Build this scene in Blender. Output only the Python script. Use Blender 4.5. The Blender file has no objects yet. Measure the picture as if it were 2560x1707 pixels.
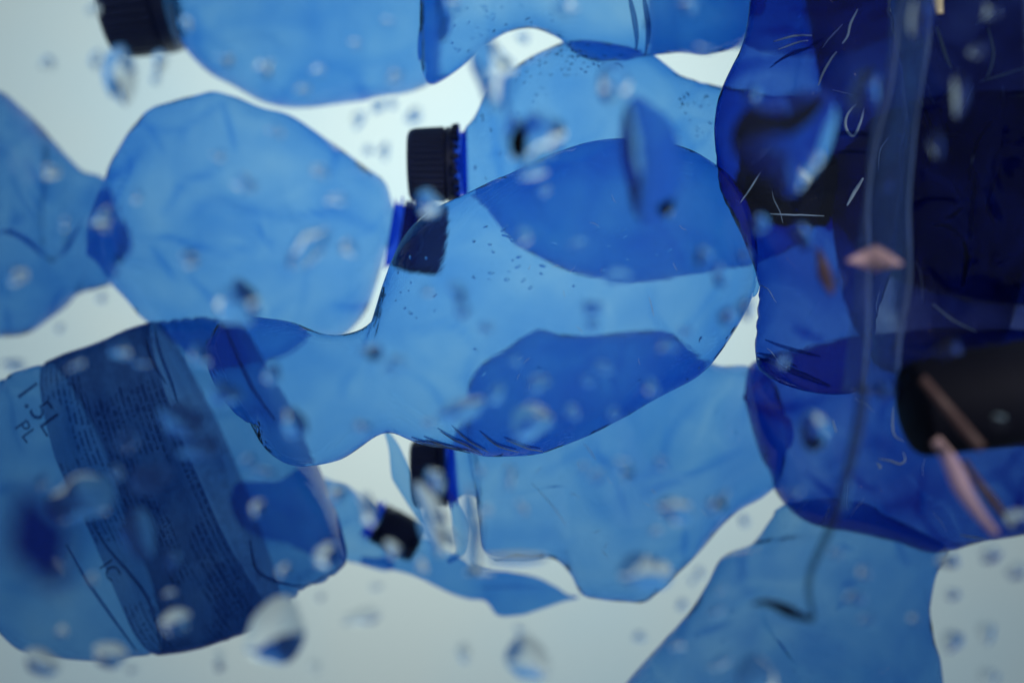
import bpy, bmesh, math, random
from mathutils import Vector, noise
from mathutils.bvhtree import BVHTree

# ------------------------------------------------------------------ scene, camera, light
scene = bpy.context.scene
COL = scene.collection
FOCUS = 0.455
SPAN = 36.0 / 50.0                       # frame width per metre of distance

cam_data = bpy.data.cameras.new('camera')
cam = bpy.data.objects.new('camera', cam_data)
COL.objects.link(cam)
cam.location = (0, 0, 0)
cam.rotation_euler = (math.radians(90), 0, 0)
cam_data.lens = 50
cam_data.sensor_width = 36
cam_data.clip_start = 0.01
cam_data.clip_end = 50
cam_data.dof.use_dof = True
cam_data.dof.focus_distance = FOCUS
cam_data.dof.aperture_fstop = 4.5
scene.camera = cam

world = bpy.data.worlds.new('World')
scene.world = world
world.use_nodes = True
wb = world.node_tree.nodes['Background']
wb.inputs[0].default_value = (0.55, 0.68, 1.0, 1)
wb.inputs[1].default_value = 0.15

def lamp(name, kind, loc, energy, color, size, target=None):
    d = bpy.data.lights.new(name, kind)
    d.energy = energy
    d.color = color
    if kind == 'AREA':
        d.shape = 'DISK'
        d.size = size
    else:
        d.shadow_soft_size = size
    o = bpy.data.objects.new(name, d)
    o.location = loc
    if target is not None:
        o.rotation_euler = (Vector(target) - Vector(loc)).to_track_quat('-Z', 'Y').to_euler()
    COL.objects.link(o)
    return o

def P(x, y, d):
    """a point at distance d in front of the camera, measured on the 2560 px picture"""
    k = SPAN * d / 2560.0
    return Vector(((x - 1280) * k, d, (853.5 - y) * k))

BACK = 0.86
lp = P(1200, 360, BACK); lp.y = BACK + 0.36
lamp('lamp_behind_sheet', 'POINT', lp, 5.6, (1.0, 0.985, 0.95), 0.06)
spot = lamp('room_spot', 'SPOT', (0.42, -0.12, 0.24), 13.0, (1.0, 0.93, 0.88), 0.022, P(2270, 720, 0.40))  # added spot with no visible source, brightens the pieces and film at right
spot.data.specular_factor = 0.06
spot.data.spot_size = math.radians(20)
spot.data.spot_blend = 0.8

vs = scene.view_settings
vs.view_transform = 'Standard'
vs.look = 'None'
vs.gamma = 1
vs.exposure = 0
cy = scene.cycles
cy.max_bounces = 40
cy.transmission_bounces = 40
cy.glossy_bounces = 2
cy.diffuse_bounces = 2
cy.transparent_max_bounces = 96
cy.caustics_reflective = False
cy.caustics_refractive = False
cy.sample_clamp_indirect = 1.2
cy.sample_clamp_direct = 1.2
cy.use_adaptive_sampling = True
cy.adaptive_threshold = 0.02

rng = random.Random(7)

# ------------------------------------------------------------------ materials
def new_mat(name):
    m = bpy.data.materials.new(name)
    m.use_nodes = True
    nt = m.node_tree
    nt.nodes.clear()
    out = nt.nodes.new('ShaderNodeOutputMaterial')
    return m, nt, out

def N(nt, kind, **kw):
    n = nt.nodes.new(kind)
    for k, v in kw.items():
        setattr(n, k, v)
    return n

def math_node(nt, op, a, b=None, c=None, clamp=False):
    n = nt.nodes.new('ShaderNodeMath')
    n.operation = op
    n.use_clamp = clamp
    for i, v in enumerate((a, b, c)):
        if v is None:
            continue
        if isinstance(v, (int, float)):
            n.inputs[i].default_value = v
        else:
            nt.links.new(v, n.inputs[i])
    return n.outputs[0]

def pet(name, wall, obl=0.15, haze=0.0, haze_col=(0.5, 0.65, 0.9), refl=0.5, bend=1.012, relief=0.5, mottle=0.35, scale=38):
    """thin coloured PET wall: light passes through nearly straight and is tinted once per wall"""
    m, nt, out = new_mat(name)
    L = nt.links
    geo = N(nt, 'ShaderNodeNewGeometry')
    dot = N(nt, 'ShaderNodeVectorMath', operation='DOT_PRODUCT')
    L.new(geo.outputs['Normal'], dot.inputs[0]); L.new(geo.outputs['Incoming'], dot.inputs[1])
    ca = math_node(nt, 'ABSOLUTE', dot.outputs['Value'])
    c = math_node(nt, 'MAXIMUM', ca, 0.16)
    e = math_node(nt, 'MULTIPLY_ADD', math_node(nt, 'SUBTRACT', math_node(nt, 'DIVIDE', 1.0, c), 1.0), obl, 1.0)
    # uneven wall thickness left by blow moulding (broad part stored per vertex when the wall is built)
    at = N(nt, 'ShaderNodeAttribute', attribute_name='wall')
    e = math_node(nt, 'ADD', e, at.outputs['Fac'])
    bump = None
    if mottle > 0:
        tc = N(nt, 'ShaderNodeTexCoord')
        n1 = N(nt, 'ShaderNodeTexNoise'); n1.inputs['Scale'].default_value = scale; n1.inputs['Detail'].default_value = 3
        n1.inputs['Distortion'].default_value = 1.2
        L.new(tc.outputs['Object'], n1.inputs['Vector'])
        e = math_node(nt, 'ADD', e, math_node(nt, 'MULTIPLY', math_node(nt, 'SUBTRACT', n1.outputs['Fac'], 0.5), mottle))
        bump = N(nt, 'ShaderNodeBump'); bump.inputs['Strength'].default_value = relief; bump.inputs['Distance'].default_value = 0.004
        L.new(n1.outputs['Fac'], bump.inputs['Height'])
    cc = N(nt, 'ShaderNodeCombineColor')
    for i in range(3):
        L.new(math_node(nt, 'POWER', wall[i], e), cc.inputs[i])
    if bend > 1:
        tr = N(nt, 'ShaderNodeBsdfRefraction'); tr.inputs['IOR'].default_value = bend; tr.inputs['Roughness'].default_value = 0
        if bump: L.new(bump.outputs[0], tr.inputs['Normal'])
    else:
        tr = N(nt, 'ShaderNodeBsdfTransparent')
    L.new(cc.outputs[0], tr.inputs[0])
    gl = N(nt, 'ShaderNodeBsdfGlossy'); gl.inputs['Roughness'].default_value = 0
    if bump: L.new(bump.outputs[0], gl.inputs['Normal'])
    sch = math_node(nt, 'POWER', math_node(nt, 'SUBTRACT', 1.0, ca), 5.0)
    f = math_node(nt, 'MULTIPLY_ADD', sch, refl, 0.035)
    m1 = N(nt, 'ShaderNodeMixShader'); L.new(f, m1.inputs[0]); L.new(tr.outputs[0], m1.inputs[1]); L.new(gl.outputs[0], m1.inputs[2])
    last = m1.outputs[0]
    if haze > 0:
        df = N(nt, 'ShaderNodeBsdfTranslucent'); df.inputs[0].default_value = (*haze_col, 1)
        d2 = N(nt, 'ShaderNodeBsdfDiffuse'); d2.inputs[0].default_value = (*haze_col, 1)
        ad = N(nt, 'ShaderNodeMixShader'); ad.inputs[0].default_value = 0.4
        L.new(df.outputs[0], ad.inputs[1]); L.new(d2.outputs[0], ad.inputs[2])
        m2 = N(nt, 'ShaderNodeMixShader'); m2.inputs[0].default_value = haze
        L.new(last, m2.inputs[1]); L.new(ad.outputs[0], m2.inputs[2])
        last = m2.outputs[0]
    L.new(last, out.inputs['Surface'])
    return m

LIGHT = (0.385, 0.65, 0.93)
MAT = {
    'light': pet('blue_pet_light', LIGHT, haze=0.075, mottle=0.6, relief=0.9),
    'soft': pet('blue_pet_soft', (0.42, 0.675, 0.94), haze=0.08, scale=24, relief=1.2, mottle=0.8),
    'mid': pet('blue_pet_mid', (0.34, 0.59, 0.87), haze=0.06, relief=1.0, mottle=0.8),
    'royal': pet('blue_pet_royal', (0.155, 0.32, 0.72), haze=0.035, relief=1.2, mottle=1.0, scale=30),
    'steel': pet('blue_pet_steel', (0.29, 0.52, 0.78), haze=0.04),
    'navy': pet('blue_pet_navy', (0.27, 0.35, 0.66), haze=0.05, haze_col=(0.10, 0.14, 0.45), relief=1.4, mottle=1.5, scale=26),
    'night': pet('blue_pet_night', (0.30, 0.35, 0.60), haze=0.11, haze_col=(0.13, 0.15, 0.48), relief=1.5, mottle=2.4, scale=22),
    'curl': pet('blue_film_curl', (0.5, 0.72, 0.93), obl=0.5, bend=0, haze=0.05),
    'deep': pet('blue_film_deep', (0.22, 0.30, 0.62), bend=0),
    'neck': pet('blue_pet_neck', (0.16, 0.30, 0.80), bend=0, mottle=0),
    'crease': pet('blue_pet_crease', (0.66, 0.77, 0.9), bend=0, mottle=0),
    'rim': pet('blue_pet_rim', (0.50, 0.60, 0.74), bend=0, mottle=0),
}

def plain(name, col, rough=0.4, see=None, scale=60, amp=0.25):
    """moulded plastic with a slightly uneven tone; see = straight-through share"""
    m, nt, out = new_mat(name)
    L = nt.links
    tc = N(nt, 'ShaderNodeTexCoord')
    n1 = N(nt, 'ShaderNodeTexNoise'); n1.inputs['Scale'].default_value = scale; n1.inputs['Detail'].default_value = 4
    L.new(tc.outputs['Object'], n1.inputs['Vector'])
    hs = N(nt, 'ShaderNodeMix', data_type='RGBA')
    hs.inputs[6].default_value = (*[c * (1 - amp) for c in col], 1)
    hs.inputs[7].default_value = (*[c * (1 + amp) for c in col], 1)
    L.new(n1.outputs['Fac'], hs.inputs['Factor'])
    b = N(nt, 'ShaderNodeBsdfPrincipled')
    b.inputs['Roughness'].default_value = rough
    L.new(hs.outputs[2], b.inputs['Base Color'])
    last = b.outputs[0]
    if see:
        tr = N(nt, 'ShaderNodeBsdfTransparent'); tr.inputs[0].default_value = (*see[1], 1)
        mx = N(nt, 'ShaderNodeMixShader'); mx.inputs[0].default_value = see[0]
        L.new(last, mx.inputs[1]); L.new(tr.outputs[0], mx.inputs[2])
        last = mx.outputs[0]
    L.new(last, out.inputs['Surface'])
    return m

MAT['cap'] = plain('dark_navy_cap', (0.055, 0.07, 0.15), 0.35, (0.10, (0.25, 0.3, 0.7)))
MAT['cap_clear'] = plain('navy_cap_translucent', (0.02, 0.03, 0.09), 0.35, (0.55, (0.28, 0.32, 0.55)))
MAT['black'] = plain('black_lid', (0.004, 0.005, 0.012), 0.75)
MAT['black'].node_tree.nodes['Principled BSDF'].inputs['Specular IOR Level'].default_value = 0.12
MAT['pink'] = plain('pale_pink_plastic', (0.85, 0.60, 0.58), 0.5, (0.55, (0.75, 0.7, 0.85)))  # pink of reflected light put into a solid colour
MAT['brown'] = plain('brown_plastic', (0.16, 0.10, 0.10), 0.5, (0.5, (0.5, 0.4, 0.4)))
MAT['ink'] = plain('dark_moulded_mark', (0.012, 0.02, 0.07), 0.5, (0.62, (0.3, 0.4, 0.6)))
MAT['scratch'] = pet('pale_scuff', (0.95, 0.97, 0.99), haze=0.8, haze_col=(0.55, 0.75, 1.0), bend=0, mottle=0)  # used for scuffs and for painted highlights along folds
MAT['cream'] = plain('cream_plastic', (0.8, 0.72, 0.5), 0.5, (0.3, (1, 0.95, 0.8)))
MAT['grey'] = plain('grey_film_edge', (0.12, 0.15, 0.18), 0.5, (0.85, (0.62, 0.70, 0.72)))
MAT['dark'] = plain('dark_film_fold', (0.01, 0.015, 0.03), 0.5, (0.35, (0.3, 0.4, 0.5)))
MAT['film_faint'] = pet('faint_clear_film', (0.80, 0.86, 0.94), obl=0.4, haze=0.06, haze_col=(0.3, 0.45, 0.8), bend=0)
MAT['scratch_soft'] = pet('soft_scuff', (0.97, 0.98, 0.99), haze=0.3, haze_col=(0.9, 0.95, 1.0), bend=0, mottle=0)
MAT['film'] = pet('clear_film', (0.82, 0.88, 0.95), obl=0.4, haze=0.17, haze_col=(0.33, 0.5, 0.85), bend=0)
MAT['milky'] = pet('milky_film', (0.9, 0.95, 0.97), haze=0.5, haze_col=(0.8, 0.86, 0.86), bend=0)

def water_mat():
    m, nt, out = new_mat('water')
    g = N(nt, 'ShaderNodeBsdfGlass'); g.inputs['IOR'].default_value = 1.33; g.inputs['Roughness'].default_value = 0
    g.inputs[0].default_value = (0.97, 0.985, 1, 1)
    nt.links.new(g.outputs[0], out.inputs['Surface'])
    return m
MAT['water'] = water_mat()

def label_mat():
    m, nt, out = new_mat('printed_blue_label')
    L = nt.links
    uv = N(nt, 'ShaderNodeUVMap')
    sep = N(nt, 'ShaderNodeSeparateXYZ'); L.new(uv.outputs[0], sep.inputs[0])
    u, v = sep.outputs[0], sep.outputs[1]           # u round the bottle, v along it
    # rows of small print run round the bottle: each row one narrow band in v, broken into words in u
    rows = 22
    fr = math_node(nt, 'FRACT', math_node(nt, 'MULTIPLY', v, rows))
    band = math_node(nt, 'LESS_THAN', math_node(nt, 'ABSOLUTE', math_node(nt, 'SUBTRACT', fr, 0.5)), 0.28)
    cell = math_node(nt, 'FLOOR', math_node(nt, 'MULTIPLY', v, rows))
    cv = N(nt, 'ShaderNodeCombineXYZ')
    L.new(math_node(nt, 'MULTIPLY', u, 330), cv.inputs[0]); L.new(math_node(nt, 'MULTIPLY', cell, 7.3), cv.inputs[1])
    wn = N(nt, 'ShaderNodeTexNoise'); wn.inputs['Scale'].default_value = 1.0; wn.inputs['Detail'].default_value = 2
    L.new(cv.outputs[0], wn.inputs['Vector'])
    word = math_node(nt, 'GREATER_THAN', wn.outputs['Fac'], 0.47)
    # blocks of text and empty panels
    cb = N(nt, 'ShaderNodeCombineXYZ')
    L.new(math_node(nt, 'MULTIPLY', u, 13), cb.inputs[0]); L.new(math_node(nt, 'MULTIPLY', v, 4.2), cb.inputs[1])
    bn = N(nt, 'ShaderNodeTexVoronoi', distance='CHEBYCHEV'); bn.inputs['Scale'].default_value = 1.0; bn.inputs['Randomness'].default_value = 0.6
    L.new(cb.outputs[0], bn.inputs['Vector'])
    sepc = N(nt, 'ShaderNodeSeparateColor'); L.new(bn.outputs['Color'], sepc.inputs[0])
    block = math_node(nt, 'GREATER_THAN', sepc.outputs[0], 0.42)
    ink = math_node(nt, 'MULTIPLY', math_node(nt, 'MULTIPLY', band, word), block)
    # broad stripes of the print
    st = N(nt, 'ShaderNodeTexNoise', noise_dimensions='1D'); st.inputs['Scale'].default_value = 9; st.inputs['Detail'].default_value = 1
    L.new(v, st.inputs['W'])
    stripe = math_node(nt, 'MULTIPLY', math_node(nt, 'SUBTRACT', st.outputs['Fac'], 0.5), 0.7)
    e = math_node(nt, 'ADD', 1.0, math_node(nt, 'ADD', stripe, math_node(nt, 'MULTIPLY', ink, 0.9)))
    e = math_node(nt, 'MAXIMUM', e, 0.35)
    cc = N(nt, 'ShaderNodeCombineColor')
    for i, c in enumerate((0.50, 0.52, 0.66)):
        L.new(math_node(nt, 'POWER', c, e), cc.inputs[i])
    tr = N(nt, 'ShaderNodeBsdfTransparent'); L.new(cc.outputs[0], tr.inputs[0])
    df = N(nt, 'ShaderNodeBsdfPrincipled'); df.inputs['Base Color'].default_value = (0.03, 0.09, 0.28, 1); df.inputs['Roughness'].default_value = 0.5
    mx = N(nt, 'ShaderNodeMixShader'); mx.inputs[0].default_value = 0.06
    L.new(tr.outputs[0], mx.inputs[1]); L.new(df.outputs[0], mx.inputs[2])
    L.new(mx.outputs[0], out.inputs['Surface'])
    return m
MAT['label'] = label_mat()

# ------------------------------------------------------------------ helpers
def tag(o, label=None, cat=None, group=None, kind=None):
    if label: o['label'] = label
    if cat: o['category'] = cat
    if group: o['group'] = group
    if kind: o['kind'] = kind
    return o

def empty(name, loc):
    o = bpy.data.objects.new(name, None)
    o.location = loc
    o.empty_display_size = 0.01
    COL.objects.link(o)
    return o

def link_mesh(name, verts, faces, mat, parent=None, smooth=True, uvs=None, origin=None):
    org = Vector(origin) if origin is not None else (parent.matrix_world.translation if parent and parent.parent is None else Vector((0, 0, 0)))
    if parent is not None and origin is None:
        org = WORLD_AT.get(parent.name, Vector((0, 0, 0)))
    me = bpy.data.meshes.new(name)
    pv_ = [Vector(v) - org for v in verts]
    mid = sum(pv_, Vector()) / len(pv_)
    vol = 0.0
    for f in faces:
        for q in range(1, len(f) - 1):
            vol += (pv_[f[0]] - mid).dot((pv_[f[q]] - mid).cross(pv_[f[q + 1]] - mid))
    if vol < 0:
        faces = [tuple(f)[::-1] for f in faces]
    me.from_pydata([tuple(v) for v in pv_], [], faces)
    me.polygons.foreach_set('use_smooth', [smooth] * len(me.polygons))
    if uvs is not None:
        lay = me.uv_layers.new(name='UVMap')
        for li, l in enumerate(me.loops):
            lay.data[li].uv = uvs[l.vertex_index]
    me.materials.append(mat)
    me.update()
    o = bpy.data.objects.new(name, me)
    COL.objects.link(o)
    if parent is not None:
        o.parent = parent
    else:
        o.location = org
    WORLD_AT[o.name] = org
    return o

WORLD_AT = {}
def thing(name, loc, label, cat, group=None):
    o = empty(name, loc)
    WORLD_AT[o.name] = Vector(loc)
    return tag(o, label, cat, group)

def catmull(pts, n):
    """n points evenly spaced along a smooth curve through pts (2D)"""
    pts = [Vector(p) for p in pts]
    ext = [pts[0] * 2 - pts[1]] + pts + [pts[-1] * 2 - pts[-2]]
    dense = []
    for i in range(1, len(ext) - 2):
        p0, p1, p2, p3 = ext[i - 1], ext[i], ext[i + 1], ext[i + 2]
        for k in range(16):
            t = k / 16
            dense.append(0.5 * ((2 * p1) + (p2 - p0) * t + (2 * p0 - 5 * p1 + 4 * p2 - p3) * t * t + (3 * p1 - p0 - 3 * p2 + p3) * t ** 3))
    dense.append(ext[-2])
    acc = [0.0]
    for a, b in zip(dense, dense[1:]):
        acc.append(acc[-1] + (b - a).length)
    out, j = [], 0
    for i in range(n):
        s = acc[-1] * i / (n - 1)
        while j < len(acc) - 2 and acc[j + 1] < s:
            j += 1
        f = (s - acc[j]) / max(1e-9, acc[j + 1] - acc[j])
        out.append(dense[j].lerp(dense[j + 1], min(1, max(0, f))))
    return out

NS, NT = 120, 104
def shell(upper, lower, d0, d1=None, ratio=0.92, rmax=0.046, dents=10, dent_depth=0.006, rough=0.0006, seed=1, ribs=None, both=False, anchors=()):
    """closed bottle wall: rings of elliptical section spanning the two outlines, buckled by dents"""
    r = random.Random(seed)
    d1 = d0 if d1 is None else d1
    def ladder(pts, idx):
        # stations spread so that each anchored pair of outline points faces each other
        dense = catmull(pts, 1200)
        cuts = [0.0]
        for q in idx:
            cuts.append(min(range(1200), key=lambda j: (dense[j] - Vector(pts[q])).length) / 1199)
        cuts.append(1.0)
        return lambda f: dense[int(round(1199 * (cuts[min(int(f), len(cuts) - 2)] + (cuts[min(int(f), len(cuts) - 2) + 1] - cuts[min(int(f), len(cuts) - 2)]) * (f - min(int(f), len(cuts) - 2)))))]
    if anchors:
        gu, gw = ladder(upper, [q[0] for q in anchors]), ladder(lower, [q[1] for q in anchors])
        # spread stations by the mean length of each span
        L_ = []
        for q in range(len(anchors) + 1):
            L_.append(sum((gu(q + (j + 1) / 20) - gu(q + j / 20)).length + (gw(q + (j + 1) / 20) - gw(q + j / 20)).length for j in range(20)))
        tot, U, W = sum(L_), [], []
        for i in range(NS):
            x, q = tot * i / (NS - 1), 0
            while q < len(L_) - 1 and x > L_[q]:
                x -= L_[q]; q += 1
            f = q + min(0.9999, x / L_[q])
            U.append(gu(f)); W.append(gw(f))
        for _ in range(3):
            U = [U[0]] + [(U[i - 1] + U[i] * 2 + U[i + 1]) / 4 for i in range(1, NS - 1)] + [U[-1]]
            W = [W[0]] + [(W[i - 1] + W[i] * 2 + W[i + 1]) / 4 for i in range(1, NS - 1)] + [W[-1]]
    else:
        U, W = catmull(upper, NS), catmull(lower, NS)
    rings = []
    for i in range(NS):
        t = i / (NS - 1)
        d = d0 + (d1 - d0) * t
        A, B = P(U[i].x, U[i].y, d), P(W[i].x, W[i].y, d)
        c, a = (A + B) / 2, (A - B) / 2
        rib = ribs(t) if ribs else 1.0
        rings.append((c, a * rib, min(a.length * ratio, rmax) * rib))
    extra = lambda ring, nxt: [(ring[0] + (ring[0] - nxt[0]).normalized() * (min(ring[2], 0.012) * math.sin(p) * 0.5), ring[1] * math.cos(p), ring[2] * math.cos(p)) for p in (0.35, 0.7, 1.0, 1.25, 1.45)]
    rings = extra(rings[0], rings[4])[::-1] + rings + extra(rings[-1], rings[-5])
    V = []
    for c, a, b in rings:
        for k in range(NT):
            th = 2 * math.pi * k / NT
            V.append(c + a * math.cos(th) + Vector((0, -b * math.sin(th), 0)))
    n = len(rings)
    # buckled facets: push what lies beyond a plane back through it
    for _ in range(dents):
        i = r.randrange(int(n * 0.12), int(n * 0.9))
        side = r.random() < 0.65 or both
        th = math.pi * r.uniform(0.12, 0.88) + (0 if side else math.pi)
        c, a, b = rings[i]
        p = c + a * math.cos(th) + Vector((0, -b * math.sin(th), 0))
        nv = (a.normalized() * (math.cos(th) / max(a.length, 1e-5)) + Vector((0, -math.sin(th) / max(b, 1e-5), 0))).normalized()
        nv = (nv + Vector((r.uniform(-.25, .25), r.uniform(-.15, .15), r.uniform(-.25, .25)))).normalized()
        h = dent_depth * r.uniform(0.3, 1.0)
        k = r.uniform(0.0, 0.75)
        rad = r.uniform(0.018, 0.05)
        for q in range(len(V)):
            dv = V[q] - p
            s = dv.dot(nv) + h
            if s > 0 and dv.length < rad * 1.6:
                fall = 1.0 if dv.length < rad else max(0.0, 1 - (dv.length - rad) / (rad * 0.6))
                V[q] = V[q] - nv * (s * (1 + k) * fall * (1 - abs(math.cos(2 * math.pi * (q % NT) / NT)) ** 2.2))
    off = Vector((seed * 3.1, seed * 1.7, 0))
    for q in range(len(V)):
        i = q // NT
        c = rings[i][0]
        o = (V[q] - c)
        if o.length > 1e-5:
            o.normalize()
        nz = noise.noise((V[q] + off) * 28) + 0.6 * (0.5 - abs(noise.noise((V[q] + off) * 62)) * 2)
        V[q] = V[q] + o * nz * rough
    F = []
    for i in range(n - 1):
        for k in range(NT):
            k2 = (k + 1) % NT
            F.append((i * NT + k, i * NT + k2, (i + 1) * NT + k2, (i + 1) * NT + k))
    F.append(tuple(range(NT))[::-1])
    F.append(tuple(range((n - 1) * NT, n * NT)))
    return V, F, rings

def tree_of(V, F):
    return BVHTree.FromPolygons([tuple(v) for v in V], F)

def on_front(tree, x, y):
    d = P(x, y, 1.0).normalized()
    loc, nv, idx, dist = tree.ray_cast(Vector((0, 0, 0)), d)
    if loc is None:
        return None, None
    if nv.dot(d) > 0:
        nv = -nv
    return loc, nv

def frame_of(axis):
    axis = axis.normalized()
    ref = Vector((0, 1, 0)) if abs(axis.y) < 0.8 else Vector((1, 0, 0))
    e1 = axis.cross(ref).normalized()
    return axis, e1, axis.cross(e1).normalized()

def lathe(origin, axis, prof, n=72, knurl=None):
    """solid of revolution; knurl(i_profile) -> tooth depth"""
    ax, e1, e2 = frame_of(axis)
    V, F = [], []
    for j, (h, rad) in enumerate(prof):
        kd = knurl(j) if knurl else 0
        for k in range(n):
            rr = rad * (1 - (kd if k % 3 == 0 else 0))
            th = 2 * math.pi * k / n
            V.append(origin + ax * h + e1 * (rr * math.cos(th)) + e2 * (rr * math.sin(th)))
    m = len(prof)
    for j in range(m - 1):
        for k in range(n):
            k2 = (k + 1) % n
            F.append((j * n + k, j * n + k2, (j + 1) * n + k2, (j + 1) * n + k))
    F.append(tuple(range(n))[::-1]); F.append(tuple(range((m - 1) * n, m * n)))
    return V, F

def add_cap(parent, x, y, d, axis_px, hw, length, mat='cap', lean=0.0, neck=30, band_teeth=False):
    """cap whose open end is centred at pixel x,y and which reaches along axis_px"""
    k = SPAN * d / 2560
    ax = Vector((axis_px[0], lean, -axis_px[1])).normalized()
    R, Ln = hw * k, length * k
    o = P(x, y, d)
    prof = [(0, R * 0.97), (Ln * 0.16, R), (Ln * 0.20, R * 0.93), (Ln * 0.24, R), (Ln * 0.85, R * 0.975), (Ln * 0.95, R * 0.93), (Ln, R * 0.84), (Ln * 1.0, R * 0.4), (Ln * 0.985, R * 0.03)]
    V, F = lathe(o, ax, prof, 108, lambda j: 0.045 if j in (3, 4) else 0.0)
    c = link_mesh('cap', V, F, MAT[mat], parent, smooth=False)
    if band_teeth:
        # broken bridges between the cap and its tamper band
        for q in range(26):
            th = 2 * math.pi * q / 26 + rng.uniform(-.06, .06)
            ax_, e1, e2 = frame_of(ax)
            rad = e1 * math.cos(th) + e2 * math.sin(th)
            tan = ax_.cross(rad)
            b = o + rad * R * 0.985 - ax_ * Ln * rng.uniform(0.0, 0.05)
            w, h, tk = Ln * rng.uniform(0.03, 0.07), R * rng.uniform(0.06, 0.13), Ln * 0.05
            vs_ = [b + tan * (sx * tk) + ax_ * (sy * w) + rad * (sz * h) for sz in (0, 1) for sy in (-1, 1) for sx in (-1, 1)]
            link_mesh('bridge_tooth', vs_, [(0, 1, 3, 2), (4, 6, 7, 5), (0, 4, 5, 1), (2, 3, 7, 6), (0, 2, 6, 4), (1, 5, 7, 3)], MAT[mat], c, smooth=False)
    if neck:
        Nn = neck * k
        prof = [(-Nn * 1.2, R * 1.02), (-Nn * 0.9, R * 0.86), (-Nn * 0.55, R * 0.84), (-Nn * 0.5, R * 1.07), (-Nn * 0.32, R * 1.07), (-Nn * 0.27, R * 0.84), (Ln * 0.1, R * 0.82), (Ln * 0.5, R * 0.8)]
        V, F = lathe(o, ax, prof, 72)
        link_mesh('neck', V, F[:-2], MAT['neck'], parent)
    return c

def tube(pts, radii, n=8):
    V, F = [], []
    for i, p in enumerate(pts):
        a = pts[max(0, i - 1)]; b = pts[min(len(pts) - 1, i + 1)]
        ax, e1, e2 = frame_of(b - a)
        r_ = radii[i] if isinstance(radii, list) else radii
        for k in range(n):
            th = 2 * math.pi * k / n
            V.append(p + e1 * (r_ * math.cos(th)) + e2 * (r_ * math.sin(th)))
    for i in range(len(pts) - 1):
        for k in range(n):
            k2 = (k + 1) % n
            F.append((i * n + k, i * n + k2, (i + 1) * n + k2, (i + 1) * n + k))
    F.append(tuple(range(n))[::-1]); F.append(tuple(range((len(pts) - 1) * n, len(pts) * n)))
    return V, F

def beads(parent, tree, boxes, count, smin, smax, seed):
    """condensation: tiny domes of water on the wall, too many and too small to count"""
    r = random.Random(seed)
    V, F = [], []
    for _ in range(int(count * 0.8)):
        x0, y0, x1, y1 = r.choice(boxes)
        x, y = r.uniform(x0, x1), r.uniform(y0, y1)
        loc, nv = on_front(tree, x, y)
        if loc is None or abs(nv.y) < 0.15:
            continue
        s = r.uniform(smin, smax) * SPAN * loc.y / 2560
        ax, e1, e2 = frame_of(nv)
        st, ang = r.uniform(1, 2.6), r.uniform(-0.9, 0.9)
        base = len(V)
        nseg = 8
        for ring, (rad, h) in enumerate(((1, -0.05), (0.85, 0.3), (0.5, 0.5))):
            for k in range(nseg):
                th = 2 * math.pi * k / nseg
                u, w = math.cos(th) * rad, math.sin(th) * rad * st
                V.append(loc + (e1 * (u * math.cos(ang) - w * math.sin(ang)) + e2 * (u * math.sin(ang) + w * math.cos(ang))) * s + nv * (h * s))
        V.append(loc + nv * (0.58 * s))
        top = len(V) - 1
        for ring in range(2):
            for k in range(nseg):
                k2 = (k + 1) % nseg
                F.append((base + ring * nseg + k, base + ring * nseg + k2, base + (ring + 1) * nseg + k2, base + (ring + 1) * nseg + k))
        for k in range(nseg):
            F.append((base + 2 * nseg + k, base + 2 * nseg + (k + 1) % nseg, top))
        nb = len(V)
        V += [v.copy() for v in V[base:base + nseg]]
        F.append(tuple(range(nb, nb + nseg))[::-1])
    o = link_mesh('condensation', V, F, MAT['water'], parent)
    o['kind'] = 'stuff'
    return o

def strokes(name, parent, tree, lines, width, mat, lift=0.0003):
    """thin marks following the wall of a bottle"""
    V, F = [], []
    for ln in lines:
        pts = []
        for p in catmull(ln[:-1] if isinstance(ln[-1], (int, float)) else ln, max(6, len(ln) * 5)):
            loc, nv = on_front(tree, p.x, p.y)
            if loc is not None:
                pts.append(loc + nv * lift)
        if len(pts) < 3:
            continue
        w = (ln[-1] if isinstance(ln[-1], (int, float)) else width) * SPAN * pts[0].y / 2560 / 2
        m = len(pts)
        v, f = tube(pts, [w * (0.35 + 0.65 * math.sin(math.pi * (i + 0.5) / m)) for i in range(m)], 6)
        b = len(V)
        V += v
        F += [tuple(i + b for i in q) for q in f]
    o = link_mesh(name, V, F, MAT[mat], parent)
    o['kind'] = 'stuff'
    return o

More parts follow.
